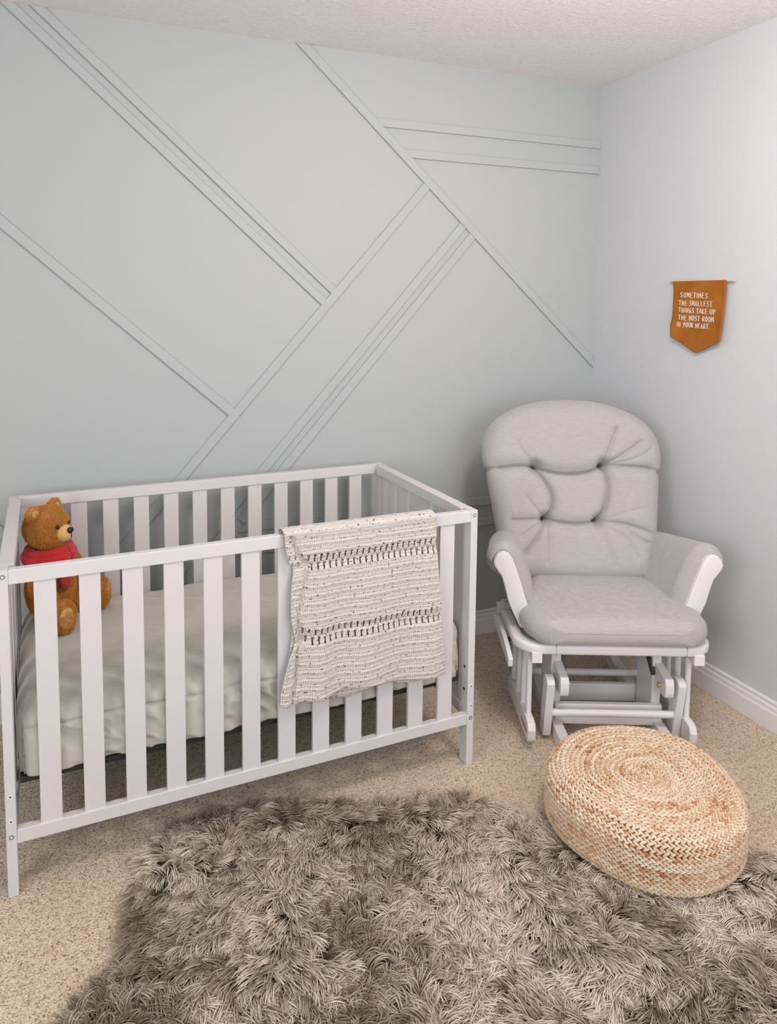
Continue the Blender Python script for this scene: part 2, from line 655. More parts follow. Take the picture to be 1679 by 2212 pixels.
def drape(name, xl, xr, zb, off, amp, back, holes=None, parent=None, nu=300, seed=0, vshift=0):
    """a cloth hung over the front rail; xl, xr: (z, x) tables; zb: (x, z) table of the lower edge"""
    top = H + .006 + off * .6
    dl = .004
    nf = int((top - .33) / dl) + 1
    nb = int(back / dl)
    ztab = np.array([p[0] for p in xl][::-1]); xt = np.array([p[1] for p in xl][::-1])
    ztr = np.array([p[0] for p in xr][::-1]); xtr = np.array([p[1] for p in xr][::-1])
    s = np.linspace(0, 1, nu)
    # path parameter: negative = inside the crib, 0 = over the rail
    arcn = 12
    rows = []
    for i in range(nb, 0, -1): rows.append(('b', i * dl))
    for i in range(arcn + 1): rows.append(('a', i / arcn))
    for i in range(1, nf + 1): rows.append(('f', i / nf))
    h = len(rows)
    X = np.zeros((h, nu)); Y = np.zeros((h, nu)); Z = np.zeros((h, nu)); Vv = np.zeros((h, nu))
    hw = .012 + .006 + off
    for j, (k, q) in enumerate(rows):
        zt = top if k != 'f' else None
        if k == 'f':
            x_ = np.interp(.6, ztab, xt) + s * (np.interp(.6, ztr, xtr) - np.interp(.6, ztab, xt))
            zbot = np.interp(x_, [p[0] for p in zb], [p[1] for p in zb])
            z = (top - hw * .5) + (zbot - (top - hw * .5)) * q
            zm = float(np.mean(z))
            x0, x1 = np.interp(zm, ztab, xt), np.interp(zm, ztr, xtr)
            x = x0 + s * (x1 - x0)
            g = min(1, max(0, (.80 - zm) / .42))
            fold = .5 + .5 * np.sin((x - .70) * 46 + 2.2 * np.sin(x * 9) + g * .9)
            y = .012 - hw - amp * (g ** 1.2) * fold - .004 * fbm(x * 14, z * 10, seed + 3)
            # turned-back left strip with a groove beside it
            if holes:
                gx = x0 + .030 + .012 * np.sin(zm * 20)
                y = y + .012 * np.exp(-((x - gx) / .006) ** 2) + .004 * (x < gx)
                for hz in (.745, .535):
                    z = z - .012 * np.exp(-((zm - hz) / .05) ** 2) * np.exp(-((x - x0) / .03) ** 2)
                    y = y + .006 * math.exp(-((zm - hz) / .014) ** 2)
            X[j], Y[j], Z[j] = x, y, z
            Vv[j] = (top - z)
        elif k == 'a':
            th = math.pi * q
            x0, x1 = np.interp(top, ztab, xt), np.interp(top, ztr, xtr)
            X[j] = x0 + s * (x1 - x0)
            Y[j] = .012 + hw * math.cos(th)
            Z[j] = top - hw * .5 + hw * .5 * math.sin(th) + .002 * fbm(X[j] * 20, Y[j] * 5, seed)
            Vv[j] = -(1 - q) * .04
        else:
            x0, x1 = np.interp(top, ztab, xt), np.interp(top, ztr, xtr)
            X[j] = x0 + s * (x1 - x0)
            Y[j] = .012 + hw + .002 * np.sin(X[j] * 40)
            Z[j] = top - hw * .5 - q
            Vv[j] = -.04 - q
    # slight raggedness of the side edges
    keep = None
    if holes:
        keep = np.ones((h - 1, nu - 1), bool)
        Xc = (X[:-1, :-1] + X[1:, 1:]) / 2
        Zc = (Z[:-1, :-1] + Z[1:, 1:]) / 2
        rowidx = np.arange(h - 1)[:, None] * np.ones((1, nu - 1))
        first_f = nb + arcn + 1
        for hz, ph in ((.760, 0), (.735, .5), (.548, 0), (.523, .5)):
            q = (rowidx >= first_f) & (np.abs(Zc - (hz + .010 * (s[:-1][None, :] < .09))) < .0088)
            cell = np.mod(Xc / .0185 + ph, 1)
            keep &= ~(q & (cell < .27))
            q2 = (rowidx >= first_f) & (np.abs(Zc - (hz + .008)) < .0021)
            keep &= ~(q2 & (cell < .40))
    Uu = np.broadcast_to(s[None, :] * .48, X.shape) + 0
    o = grid_mesh(name, X, Y, Z, M_knit, parent, uv=(Uu + seed, Vv + vshift + 5), keep=keep)
    md = o.modifiers.new('solid', 'SOLIDIFY')
    md.thickness = .0035
    md.offset = 1
    return o


XLt = [(.86, .709), (.80, .713), (.77, .722), (.745, .738), (.72, .733), (.673, .728), (.60, .727), (.56, .736), (.535, .742), (.50, .724), (.44, .706), (.386, .693), (.30, .690)]
XRt = [(.86, 1.186), (.77, 1.186), (.65, 1.195), (.568, 1.204), (.45, 1.212), (.337, 1.226), (.30, 1.228)]
ZB = [(.69, .380), (.70, .362), (.74, .350), (.83, .350), (.875, .352), (.90, .366), (.96, .362), (1.02, .352), (1.10, .344), (1.23, .338)]
blanket = tag(empty('crochet_blanket', (CX, CY, 0), CTH), 'cream flecked crochet blanket draped over the front rail of the crib', 'blanket')
drape('blanket_front_layer', XLt, XRt, ZB, .012, .020, .06, holes=True, parent=blanket, seed=1)
XL2 = [(.86, .722), (.745, .742), (.60, .742), (.386, .715), (.30, .712)]
XR2 = [(.86, 1.178), (.65, 1.185), (.45, 1.19), (.30, 1.165)]
ZB2 = [(.70, .375), (.85, .352), (.88, .334), (.93, .328), (.97, .338), (1.02, .345), (1.06, .352), (1.08, .335), (1.13, .326), (1.17, .332)]
drape('blanket_under_layer', XL2, XR2, ZB2, .0, .006, .05, parent=blanket, seed=2, vshift=.011)

# ------------------------------------------------------------------ glider chair
GX, GY, GTH = -.508, -.663, math.radians(-22.8)
gl = tag(empty('glider_chair', (GX, GY, 0), GTH), 'white glider nursing chair with grey tufted cushions in the room corner', 'chair')
DX = .010
DW = '.7'
for s in (-1, 1):
    # floor runner with rounded rear end
    xa, xb = (.156 * s + DX, .190 * s + DX)
    xa, xb = min(xa, xb), max(xa, xb)
    out = [(-.30, 0), (-.345, .0), (-.345, .028), (-.33, .045), (-.28, .052), (.27, .052)]
    out += [(.30 + .03 * math.sin(a_), .026 + .028 * math.cos(a_)) for a_ in np.linspace(0, math.pi * .9, 7)]
    MB().prism(out, 0, xa, xb).build('floor_runner', M_chair, gl, bevel=.003)
    # upright board
    MB().box(xa, xb - .0 if s < 0 else xa + .030, -.14, .0, .045, .30).build('upright', M_chair, gl, bevel=.003)
    # base top bar with rounded front end
    c_ = [(.165, .275), (.165, .222)]
    out = [(.17, .29), (-.16, .246), (-.205, .238)] + [(-.225 - .012 * math.sin(a_), .205 + .033 * math.cos(a_)) for a_ in np.linspace(.2, math.pi - .2, 7)] + [(-.19, .170), (.17, .226)]
    bxa, bxb = ((.163, .192) if s > 0 else (-.182, -.153))
    MB().prism(out, 0, bxa + DX, bxb + DX).build('base_top_bar', M_chair, gl, bevel=.003)
    ix = bxa + DX if s > 0 else bxb + DX
    MB().tube([(ix, -.195, .200), (ix - s * .010, -.195, .200)], .0075, 6).build('bolt', M_brass, gl)
    # swinging links front and rear
    for (yt, zt, yb, zb) in ((-.212, .220, -.172, .022), (.14, .235, .12, .04)):
        lxa, lxb = ((.206, .232) if s > 0 else (-.226, -.200))
        d = Vector((yb - yt, zb - zt)); d.normalize()
        nrm = Vector((-d.y, d.x))
        hw = .026
        o_ = []
        for c0, c1, sg in ((yt, zt, -1), (yb, zb, 1)):
            for a_ in np.linspace(-math.pi / 2, math.pi / 2, 7):
                v_ = nrm * hw * math.sin(a_) * (1 if sg > 0 else -1) + d * (.012 * math.cos(a_)) * sg
                o_.append((c0 + v_.x, c1 + v_.y))
        MB().prism(o_, 0, lxa + DX, lxb + DX).build('swing_link', M_chair, gl, bevel=.002)
    # side panel: lower bar with slot, spindles, upper bar
    lo, li = ((-.283, -.257) if s < 0 else (.237 + .006, .262 + .006))
    out = [(-.262, .032), (-.270, .045), (-.272, .075), (-.262, .095), (-.235, .100), (.04, .085), (.075, .080), (.085, .06), (.075, .028), (.04, .026)]
    MB().prism(out, 0, lo, li).build('side_panel_lower_bar', M_chair, gl, bevel=.003)
    slx = lo - .0006 if s < 0 else li + .0006
    slot = [(-.245, .052), (-.250, .060), (-.245, .068), (-.165, .066), (-.158, .058), (-.165, .050)]
    MB().prism(slot, 0, slx, slx + .0008).build('slot', mat('slot_wood', (.42, .24, .10), .7), gl)
    xm = (lo + li) / 2
    for y in (.035, -.050, -.130, -.210):
        MB().tube([(xm, y, .088), (xm, y, .33)], .0095, 12).build('spindle', M_chair, gl, smooth=True)
    out = [(-.262, .302), (-.262, .338), (.05, .338), (.05, .302)]
    MB().prism(out, 0, xm - .017 + (.012 if s < 0 else .012), xm + .017 + (.012 if s < 0 else .012)).build('side_panel_upper_bar', M_chair, gl, bevel=.002)
    # black hanger plate between seat and base top bar
    hx = bxb + DX if s < 0 else bxa + DX - .012
    MB().prism([(-.10, .31), (-.13, .255), (-.150, .215), (-.142, .205), (-.115, .225), (-.06, .275), (-.04, .31)], 0, hx, hx + .012).build('hanger_plate', M_black, gl, bevel=.001)
# cross boards and dowels
MB().box(-.178 + DX, .186 + DX, -.162, -.141, .036, .108).build('cross_board', M_chair, gl, bevel=.003)
MB().box(-.155 + DX, .155 + DX, .0, .021, .028, .092).build('cross_board', M_chair, gl, bevel=.003)
MB().tube([(-.205 + DX, -.200, .100), (.215 + DX, -.200, .100)], .0125, 16).build('cross_dowel', M_chair, gl, smooth=True)
MB().tube([(-.205 + DX, .085, .092), (.205 + DX, .085, .092)], .0125, 16).build('cross_dowel', M_chair, gl, smooth=True)
# locking lever at the left side
pts = []
for a_ in np.linspace(0, 1, 9):
    pts.append((.045 - .285 * a_, .330 + .012 * math.sin(math.pi * a_) - .014 * a_ - .012 * a_ ** 3))
wid = [.030 + .018 * math.sin(math.pi * a_) for a_ in np.linspace(0, 1, 9)]
out = pts + [(p[0] + .006, p[1] - w_) for p, w_ in list(zip(pts, wid))[::-1]]
MB().prism(out, 0, -.347, -.331).build('locking_lever', M_chair, gl, bevel=.003)
MB().box(-.332, -.245, -.135, -.112, .314, .319).build('lever_bracket', M_black, gl, bevel=.001)

# seat frame: flat bull-nosed board ring with rounded front corners
def seat_ring():
    c = []
    xr_, yf, yb = .326, -.262, .052
    rc = .085
    for a_ in np.linspace(0, math.pi / 2, 9):
        c.append((xr_ - rc + rc * math.cos(a_), yf + rc - rc * math.sin(a_)))
    outer = [(xr_, yb)] + c
    outer = outer + [(-x, y) for x, y in outer[::-1]]
    xi = xr_ - .042
    inner = [(xi, yb)] + [(xi - .05 + .05 * math.cos(a_), yf + .042 + .05 - .05 * math.sin(a_)) for a_ in np.linspace(0, math.pi / 2, 9)]
    inner = inner + [(-x, y) for x, y in inner[::-1]]
    return outer, inner


outer, inner = seat_ring()
z0, z1 = .329, .363
mb = MB()
n = len(outer)
vs = [(x, y, z0) for x, y in outer] + [(x, y, z1) for x, y in outer] + [(x, y, z0) for x, y in inner] + [(x, y, z1) for x, y in inner]
fs = []
for i in range(n - 1):
    fs += [(i, i + 1, n + i + 1, n + i), (n + i, n + i + 1, 3 * n + i + 1, 3 * n + i), (3 * n + i, 3 * n + i + 1, 2 * n + i + 1, 2 * n + i), (2 * n + i, 2 * n + i + 1, i + 1, i)]
fs += [(0, n, 3 * n, 2 * n), (n - 1, 2 * n - 1, 4 * n - 1, 3 * n - 1)]
mb.add(vs, fs)
fr = mb.build('seat_frame', M_chair, gl, bevel=.011, smooth=True, seg=4)
for x in (-.196, .226):
    MB().box(x - .0006, x + .0006, -.2626, -.245, .330, .3635).build('frame_joint', M_seam, gl)
MB().box(-.28, .28, -.24, .06, .338, .348).build('seat_deck', M_chair, gl, bevel=.002)
for s in (-1, 1):
    MB().box(s * .305 - .019, s * .305 + .019, .012, .052, .361, .386).build('arm_block', M_chair, gl, bevel=.006)
    MB().tube([(s * .305, .03, .3855), (s * .305, .03, .3865)], .004, 12).build('screw_hole', M_dark, gl)
MB().box(-.26, .30, .06, .085, .30, .36).build('rear_rail', M_chair, gl, bevel=.003)

# swan-neck arm boards and padded arm sleeves
outl = [(.245, .365), (.262, .433), (.276, .473), (.293, .530), (.310, .578), (.322, .608), (.334, .624), (.350, .632), (.367, .628), (.380, .614), (.386, .597),
        (.383, .582), (.372, .566), (.357, .546), (.346, .510), (.334, .462), (.316, .418), (.290, .365)]
for s in (-1, 1):
    pts = [(x * s + .0, z) for x, z in outl]
    MB().prism(pts, 1, -.145, -.118).build('arm_board', M_chair, gl, bevel=.004, smooth=.6, seg=3)
    pts2 = [((x - .043) * s, z - .035 * min(1, max(0, (z - .365) / .1))) for x, z in outl]
    MB().prism(pts2, 1, .075, .095).build('arm_board', M_chair, gl, bevel=.004, smooth=.6)
    # pad sleeve: thick cloth over the board line
    line = [(.238, .370), (.254, .430), (.267, .475), (.284, .532), (.302, .586), (.318, .622), (.340, .645), (.366, .645), (.392, .625), (.402, .596), (.396, .572), (.378, .552), (.362, .544)]
    ny = 44
    nl = 60
    ll = np.array(line)
    seg = np.r_[0, np.cumsum(np.hypot(*np.diff(ll, axis=0).T))]
    tt = np.linspace(0, seg[-1], nl)
    lx, lz = np.interp(tt, seg, ll[:, 0]), np.interp(tt, seg, ll[:, 1])
    for _ in range(3):
        lx[1:-1] = (lx[:-2] + lx[1:-1] * 2 + lx[2:]) / 4
        lz[1:-1] = (lz[:-2] + lz[1:-1] * 2 + lz[2:]) / 4
    gx, gz = np.gradient(lx), np.gradient(lz)
    ln = np.hypot(gx, gz)
    nx_, nz_ = -gz / ln, gx / ln     # left normal = towards inside / above
    # body thickness profile (bulge)
    yy = np.r_[np.linspace(0, 1, 12)[:-1] ** 2 * .03 - .126, np.linspace(-.096, .175, ny - 11)]
    Xp, Yp, Zp = [], [], []
    edge = np.clip((yy + .126) / .03, 0, 1) ** .5
    Yg, Tg = np.meshgrid(yy, tt, indexing='ij')
    E = edge[:, None] * np.ones_like(Tg)
    tn = Tg / seg[-1]
    bul = -.0125 + .0165 * E + .018 * E * np.sin(np.clip(tn * 1.15, 0, 1) * math.pi) ** .5 + .003 * (fbm(Yg * 22, Tg * 16, 40 + s, 2) - .5)
    # gathers around the underside end
    bul = bul + .004 * np.clip((tn - .78) / .2, 0, 1) * np.sin(Yg * 130 + 2 * np.sin(Tg * 80))
    rise = -.055 * np.clip((Yg + .126) / .3, 0, 1) * np.clip(tn * 2.5, 0, 1)
    inw = -.060 * np.clip((Yg + .126) / .3, 0, 1)
    Xp = (lx[None, :] + nx_[None, :] * bul + inw) * s
    Zp = lz[None, :] + nz_[None, :] * bul + rise
    pad = grid_mesh('arm_pad', Xp, Yg, Zp, M_cushion, gl)
    md = pad.modifiers.new('solid', 'SOLIDIFY')
    md.thickness = .010
    md.offset = -1 if s > 0 else 1


def poly_dist(x, y, pl):
    d = np.full(x.shape, 9.)
    for (a0, a1), (b0, b1) in zip(pl[:-1], pl[1:]):
        vx, vy = b0 - a0, b1 - a1
        tt_ = np.clip(((x - a0) * vx + (y - a1) * vy) / (vx * vx + vy * vy), 0, 1)
        d = np.minimum(d, np.hypot(x - a0 - tt_ * vx, y - a1 - tt_ * vy))
    return d


# seat cushion: puffed slab with boxed front
def cushion_grid(outline_w, zz, n=101):
    s_ = np.sin(np.linspace(-math.pi / 2, math.pi / 2, n))
    Xg = s_[None, :] * outline_w(zz)[:, None]
    Zg = zz[:, None] * np.ones((1, n))
    return Xg, Zg


def closed_mesh(name, F, B, m, parent):
    """two grids sharing their border -> one closed smooth mesh"""
    h, w, _ = F.shape
    me = bpy.data.meshes.new(name)
    vs = np.concatenate([F.reshape(-1, 3), B.reshape(-1, 3)])
    idx = np.arange(h * w).reshape(h, w)
    q = np.stack([idx[:-1, :-1], idx[:-1, 1:], idx[1:, 1:], idx[1:, :-1]], -1).reshape(-1, 4)
    q2 = q[:, ::-1] + h * w
    me.from_pydata(vs.tolist(), [], q.tolist() + q2.tolist())
    bm = bmesh.new()
    bm.from_mesh(me)
    bmesh.ops.remove_doubles(bm, verts=bm.verts, dist=2e-5)
    bmesh.ops.recalc_face_normals(bm, faces=bm.faces)
    bm.to_mesh(me)
    bm.free()
    me.shade_smooth()
    me.materials.append(m)
    o = bpy.data.objects.new(name, me)
    COL.objects.link(o)
    o.parent = parent
    return o


yv = np.r_[np.linspace(-.297, -.275, 14)[:-1], np.linspace(-.275, .09, 58), np.linspace(.09, .12, 10)[1:]]


def wseat(y):
    a_ = np.interp(y, [-.297, -.293, -.286, -.272, -.247, -.21, -.16, -.09, 0, .12], [.170, .205, .235, .262, .287, .302, .306, .292, .262, .222])
    return a_


Xg, Yg = cushion_grid(wseat, yv, 121)
Xn = Xg / np.maximum(wseat(yv)[:, None], 1e-6)
front = -.352 + .05 * np.abs(Xn) ** 4 * 0
edx = np.clip((1 - np.abs(Xn)) * wseat(yv)[:, None] / .045, 0, 1)
edy = np.clip(np.minimum((Yg + .297) / .045, (.12 - Yg + .002) / .03), 0, 1)
ed = np.minimum(edx, edy)
prof_ = np.sqrt(np.clip(1 - (1 - ed) ** 2.2, 0, 1))
puff = .018 * np.clip(1 - (Xg / .30) ** 2, 0, 1) * np.clip(1 - ((Yg + .10) / .24) ** 2, 0, 1)
zt = .407 + (.042 * prof_ + puff * prof_) + .004 * (fbm(Xg * 9, Yg * 14, 55, 3) - .5) * ed + .012 * np.clip((Yg + .1) / .2, 0, 1) * ed
zbm = .407 - .040 * prof_
F = np.stack([Xg + .008, Yg, zt], -1)
Bk = np.stack([Xg + .008, Yg, zbm], -1)
sc = closed_mesh('seat_cushion', F, Bk, M_cushion, gl)
# piping seam around the front of the seat cushion
pp = []
for y in list(np.linspace(-.08, -.291, 26)):
    pp.append((-wseat(np.array([y]))[0] + .0095, y + .0018, .420))
pp2 = [(-p[0] + .016, p[1], p[2]) for p in pp[::-1]]
mid = [(x, -.2952, .420) for x in np.linspace(pp[-1][0] + .03, pp2[0][0] - .03, 12)]
MB().tube([Vector(p) for p in pp + mid + pp2], .0011, 6).build('seam', M_piping, sc, smooth=True)

# back cushion
TA = math.radians(22)
zmin, zmax = .435, 1.082
zv = zmin + (zmax - zmin) * (.5 - .5 * np.cos(np.linspace(0, math.pi, 231)) * (1 - .25 * (1 - np.abs(np.cos(np.linspace(0, math.pi, 231))))))
zv = np.unique(np.clip(zv, zmin, zmax))
wz = [.435, .445, .46, .50, .56, .62, .70, .78, .806, .813, .820, .83, .86, .90, .94, .97, 1.00, 1.025, 1.045, 1.06, 1.07, 1.077, 1.0805, 1.082]
ww = [.22, .255, .272, .285, .298, .308, .320, .332, .333, .326, .333, .343, .349, .350, .341, .325, .298, .262, .222, .178, .138, .095, .055, .02]


def wback(z):
    return np.interp(z, wz, ww)


Xg, Zg = cushion_grid(wback, zv, 221)
d_side = wback(zv)[:, None] - np.abs(Xg)
inv = np.interp(np.abs(Xg), ww[::-1][:11], wz[::-1][:11])      # top height for |x|
d_top = np.where(np.abs(Xg) < .35, np.interp(np.abs(Xg), [.02, .055, .095, .138, .178, .222, .262, .298, .325, .341, .350], [1.082, 1.0805, 1.077, 1.07, 1.06, 1.045, 1.025, 1.0, .97, .94, .90]) - Zg, 9)
d_bot = Zg - zmin
dd = np.minimum(np.minimum(np.maximum(d_side, 0), np.where(Zg > .90, np.maximum(d_top, 0), 9)), np.maximum(d_bot, 0))
e = np.clip(dd / .075, 0, 1)
pr = np.sqrt(np.clip(1 - (1 - e) ** 2, 0, 1))
th = .075 * pr
th += .016 * np.clip(1 - (Xg / .33) ** 2, 0, 1) * np.clip(1 - ((Zg - .94) / .16) ** 2, 0, 1)
UL, UR, LLt, LR = (-.152, .828), (.108, .836), (-.124, .644), (.070, .640)
seams = [([(-.36, .812), (-.27, .826), (-.20, .832), UL], .030, .016), ([UL, (-.10, .808), (-.02, .802), (.05, .810), UR], .034, .018), ([UR, (.20, .836), (.28, .830), (.35, .812)], .028, .016),
         ([UL, (-.105, .760), (-.088, .70), LLt], .030, .013), ([UR, (.124, .765), (.115, .70), LR], .030, .013),
         ([(-.25, .640), LLt], .016, .014), ([LLt, (-.05, .630), (.01, .628), LR], .028, .016), ([LR, (.15, .636), (.22, .620), (.30, .590)], .018, .014),
         ([UR, (.14, .91), (.17, .97)], .014, .012), ([UR, (.20, .885), (.26, .925)], .013, .010), ([UR, (.24, .862), (.30, .90)], .007, .010), ([UL, (-.20, .88), (-.22, .92)], .006, .014),
         ([LLt, (-.16, .58), (-.21, .53)], .016, .010), ([LLt, (-.17, .62), (-.22, .585)], .008, .010), ([LLt, (-.125, .58), (-.13, .50)], .006, .010),
         ([LR, (.10, .58), (.125, .49)], .007, .010), ([LR, (.15, .60), (.20, .56), (.21, .52)], .006, .010), ([(-.02, .62), (-.01, .55), (.0, .48)], .004, .010),
         ([LLt, (-.17, .69), (-.19, .72)], .007, .010), ([LR, (.10, .69), (.105, .73)], .006, .010), ([LR, (.17, .67), (.25, .69)], .004, .012),
         ([(.2, .60), (.24, .57), (.29, .56)], .012, .010)]
for pl, dep, w_ in seams:
    cpl = np.array(pl)
    for _ in range(3):
        mid_ = (cpl[:-1] + cpl[1:]) / 2
        cpl = np.concatenate([cpl[:1], np.stack([.5 * (cpl[:-1] + mid_), .5 * (mid_ + cpl[1:])], 1).reshape(-1, 2), cpl[-1:]])
    pl = [tuple(q) for q in cpl]
    di = poly_dist(Xg, Zg, pl)
    th -= (dep * .6 * np.exp(-(di / (w_ * 1.3)) ** 2) + dep * .7 * np.exp(-(di / .0042) ** 2)) * np.clip(e * 1.5, 0, 1)
for tx, tz in (UL, UR, LLt, LR):
    di = np.hypot(Xg - tx, Zg - tz)
    th -= .012 * np.exp(-(di / .02) ** 2)
th += .006 * (fbm(Xg * 10, Zg * 10, 70, 3) - .5) * e
# gathered top edge
th += .0022 * np.sin(Xg * 170 + 3 * np.sin(Xg * 40)) * np.clip(1 - dd / .05, 0, 1) * e * (Zg > .85)
thb = .055 * pr
ny_, nz_ = -math.cos(TA), math.sin(TA)
ym = .128 + (Zg - .45) * .40
cxb = -.018
F = np.stack([Xg + cxb, ym + ny_ * th, Zg + nz_ * th * .6], -1)
Bk = np.stack([Xg + cxb, ym - ny_ * thb, Zg - nz_ * thb * .6], -1)
bcu = closed_mesh('back_cushion', F, Bk, M_cushion, gl)
# wooden back frame behind the cushion
for s in (-1, 1):
    MB().tube([(s * .25 + cxb, .15, .36), (s * .27 + cxb, .24, .55), (s * .27 + cxb, .385, .92), (s * .18 + cxb, .42, 1.01)], .014, 10).build('back_post', M_chair, gl, smooth=True)
MB().tube([(-.18 + cxb, .42, 1.01), (0 + cxb, .428, 1.03), (.18 + cxb, .42, 1.01)], .016, 10).build('back_top_rail', M_chair, gl, smooth=True)

# ------------------------------------------------------------------ wall banner
ban = tag(empty('wall_banner', (0, -.6, 1.56)), 'small rust brown hanging banner with white hand lettering on the right wall', 'banner')
M_suede = mat('rust_suede', (.36, .13, .02), .9, .1)
t = NT(M_suede)
a = t.noise(14, 4, .6)
r = t.ramp(a, 'Fac', [(.3, (.32, .108, .016)), (.7, (.42, .155, .028))])
t.l(r, 'Color', t.b, 'Base Color')
a2 = t.noise(600, 2)
t.l(t.bump(a2, 'Fac', .2, .0008), 'Normal', t.b, 'Normal')
# world y decreases towards the viewer's right; banner coordinate h = -(y) to the right
HL = [(1.562, .479), (1.545, .483), (1.53, .486), (1.449, .489), (1.412, .488), (1.394, .481), (1.344, .487)]
HR = [(1.562, .731), (1.54, .733), (1.50, .734), (1.42, .730), (1.339, .724)]
nz1, nh1 = 60, 40
zz = np.linspace(0, 1, nz1)
X, Y, Z = (np.zeros((nz1, nh1)) for _ in range(3))
for j, q in enumerate(zz):
    for i, s_ in enumerate(np.linspace(0, 1, nh1)):
        zb_ = np.interp(s_, [0, .495, 1], [1.344, 1.286, 1.339])
        z = 1.563 + (zb_ - 1.563) * q
        zc = max(z, 1.34)
        h0 = np.interp(-zc, [-p[0] for p in HL], [p[1] for p in HL])
        h1 = np.interp(-zc, [-p[0] for p in HR], [p[1] for p in HR])
        h = h0 + (h1 - h0) * s_
        curl = .006 * math.exp(-((s_ - 0) / .08) ** 2) * q + .010 * math.exp(-((s_ - 1) / .10) ** 2) * (.3 + .7 * q)
        X[j, i] = -.0160 - curl - .002 * math.sin(h * 30 + z * 9)
        Y[j, i] = -h + .6
        Z[j, i] = z - 1.56
cl = grid_mesh('banner_cloth', X, Y, Z, M_suede, ban)
md = cl.modifiers.new('solid', 'SOLIDIFY')
md.thickness = .0022
md.offset = 0
MB().tube([(-.010, .6 - .460, .003), (-.010, .6 - .760, .0)], .0045, 12).build('banner_rod', M_rod, ban, smooth=True)

GL = {
    'S': [[(.9, .85), (.6, 1), (.25, .92), (.15, .72), (.5, .52), (.85, .35), (.75, .08), (.4, 0), (.08, .12)]],
    'O': [[(.5, 1), (.15, .8), (.08, .4), (.3, .03), (.7, .03), (.92, .4), (.85, .8), (.5, 1)]],
    'M': [[(.05, 0), (.12, 1), (.5, .3), (.88, 1), (.95, 0)]],
    'E': [[(.9, 1), (.15, .97), (.12, 0), (.92, .03)], [(.13, .5), (.75, .52)]],
    'T': [[(0, .97), (1, 1)], [(.5, .98), (.48, 0)]],
    'I': [[(.5, 1), (.5, 0)]],
    'H': [[(.12, 1), (.12, 0)], [(.88, 1), (.88, 0)], [(.12, .5), (.88, .52)]],
    'A': [[(.02, 0), (.5, 1), (.98, 0)], [(.22, .38), (.8, .38)]],
    'L': [[(.15, 1), (.13, .02), (.92, 0)]],
    'N': [[(.1, 0), (.12, 1), (.88, 0), (.9, 1)]],
    'G': [[(.9, .85), (.55, 1), (.15, .75), (.1, .3), (.45, 0), (.88, .15), (.88, .48), (.55, .48)]],
    'K': [[(.12, 1), (.12, 0)], [(.9, 1), (.15, .45), (.95, 0)]],
    'U': [[(.1, 1), (.1, .3), (.4, 0), (.75, .08), (.9, .4), (.9, 1)]],
    'P': [[(.14, 0), (.14, 1), (.7, .97), (.9, .75), (.7, .5), (.15, .45)]],
    'R': [[(.14, 0), (.14, 1), (.7, .97), (.88, .76), (.7, .52), (.15, .48)], [(.45, .48), (.95, 0)]],
    'Y': [[(.02, 1), (.45, .5), (.98, 1)], [(.9, .9), (.4, .0), (.05, .05)]],
    '.': [[(.2, .05), (.3, .0)]],
}
lines = [('SOMETIMES', .517, .657, 1.520, 1.497), ('THE SMALLEST', .513, .678, 1.489, 1.466), ('THINGS TAKE UP', .514, .694, 1.461, 1.437),
         ('THE MOST ROOM', .514, .688, 1.432, 1.409), ('IN YOUR HEART.', .509, .672, 1.405, 1.382)]
mb = MB()
for txt, ha, hb, zt_, zb_ in lines:
    wts = [.55 if c in 'I.' else (.6 if c == ' ' else 1.0) for c in txt]
    tot = sum(wts)
    cur = ha
    zt_ -= .001
    hgt_ = .0185
    for c, w_ in zip(txt, wts):
        cw = (hb - ha) * w_ / tot
        if c != ' ':
            jz = random.uniform(-.001, .001) - (cur - ha) * .03
            for st in GL[c]:
                P = []
                for (gx_, gz_) in st:
                    hh = cur + cw * (.12 + .72 * gx_)
                    P.append((-.0184 - .002 * math.sin(hh * 30 + zt_ * 9), .6 - hh, zt_ - hgt_ + hgt_ * gz_ + jz - 1.56))
                if c == '.':
                    hh = cur + .2 * cw
                mb.tube(P, .00125, 6)
        cur += cw
M_white = mat('white_thread', (.82, .76, .72), .8)
mb.build('lettering', M_white, ban, merge=False, smooth=True)

# ------------------------------------------------------------------ jute pouf
PX_, PY_, PR, PH = -.7816, -1.2155, .258, .157
pouf = empty('jute_pouf', (PX_, PY_, .0125))
tag(pouf, 'round braided jute pouf sitting half on the fur rug in front of the glider', 'pouf')
M_jute = mat('braided_jute', (.6, .42, .25), .85, .15, sheen=.1)
t = NT(M_jute)
at = t.n('ShaderNodeAttribute', attribute_name='tone')
r = t.ramp(at, 'Fac', [(.0, (.44, .19, .08)), (.20, (.62, .36, .20)), (.45, (.72, .52, .355)), (1.0, (.84, .71, .56))])
a = t.noise(220, 3, .6, sc=(1, 1, 1))
r3 = t.ramp(a, 'Fac', [(.3, (.78, .74, .68)), (.6, (1, 1, 1))])
mul = t.n('ShaderNodeMixRGB', blend_type='MULTIPLY', Fac=1.0)
t.l(r, 'Color', mul, 1)
t.l(r3, 'Color', mul, 2)
t.l(mul, 0, t.b, 'Base Color')
t.l(t.bump(a, 'Fac', .5, .003), 'Normal', t.b, 'Normal')
# profile of the pouf (radius, height, outward normal angle)
rr_ = .045
path = []
pitch = .0134
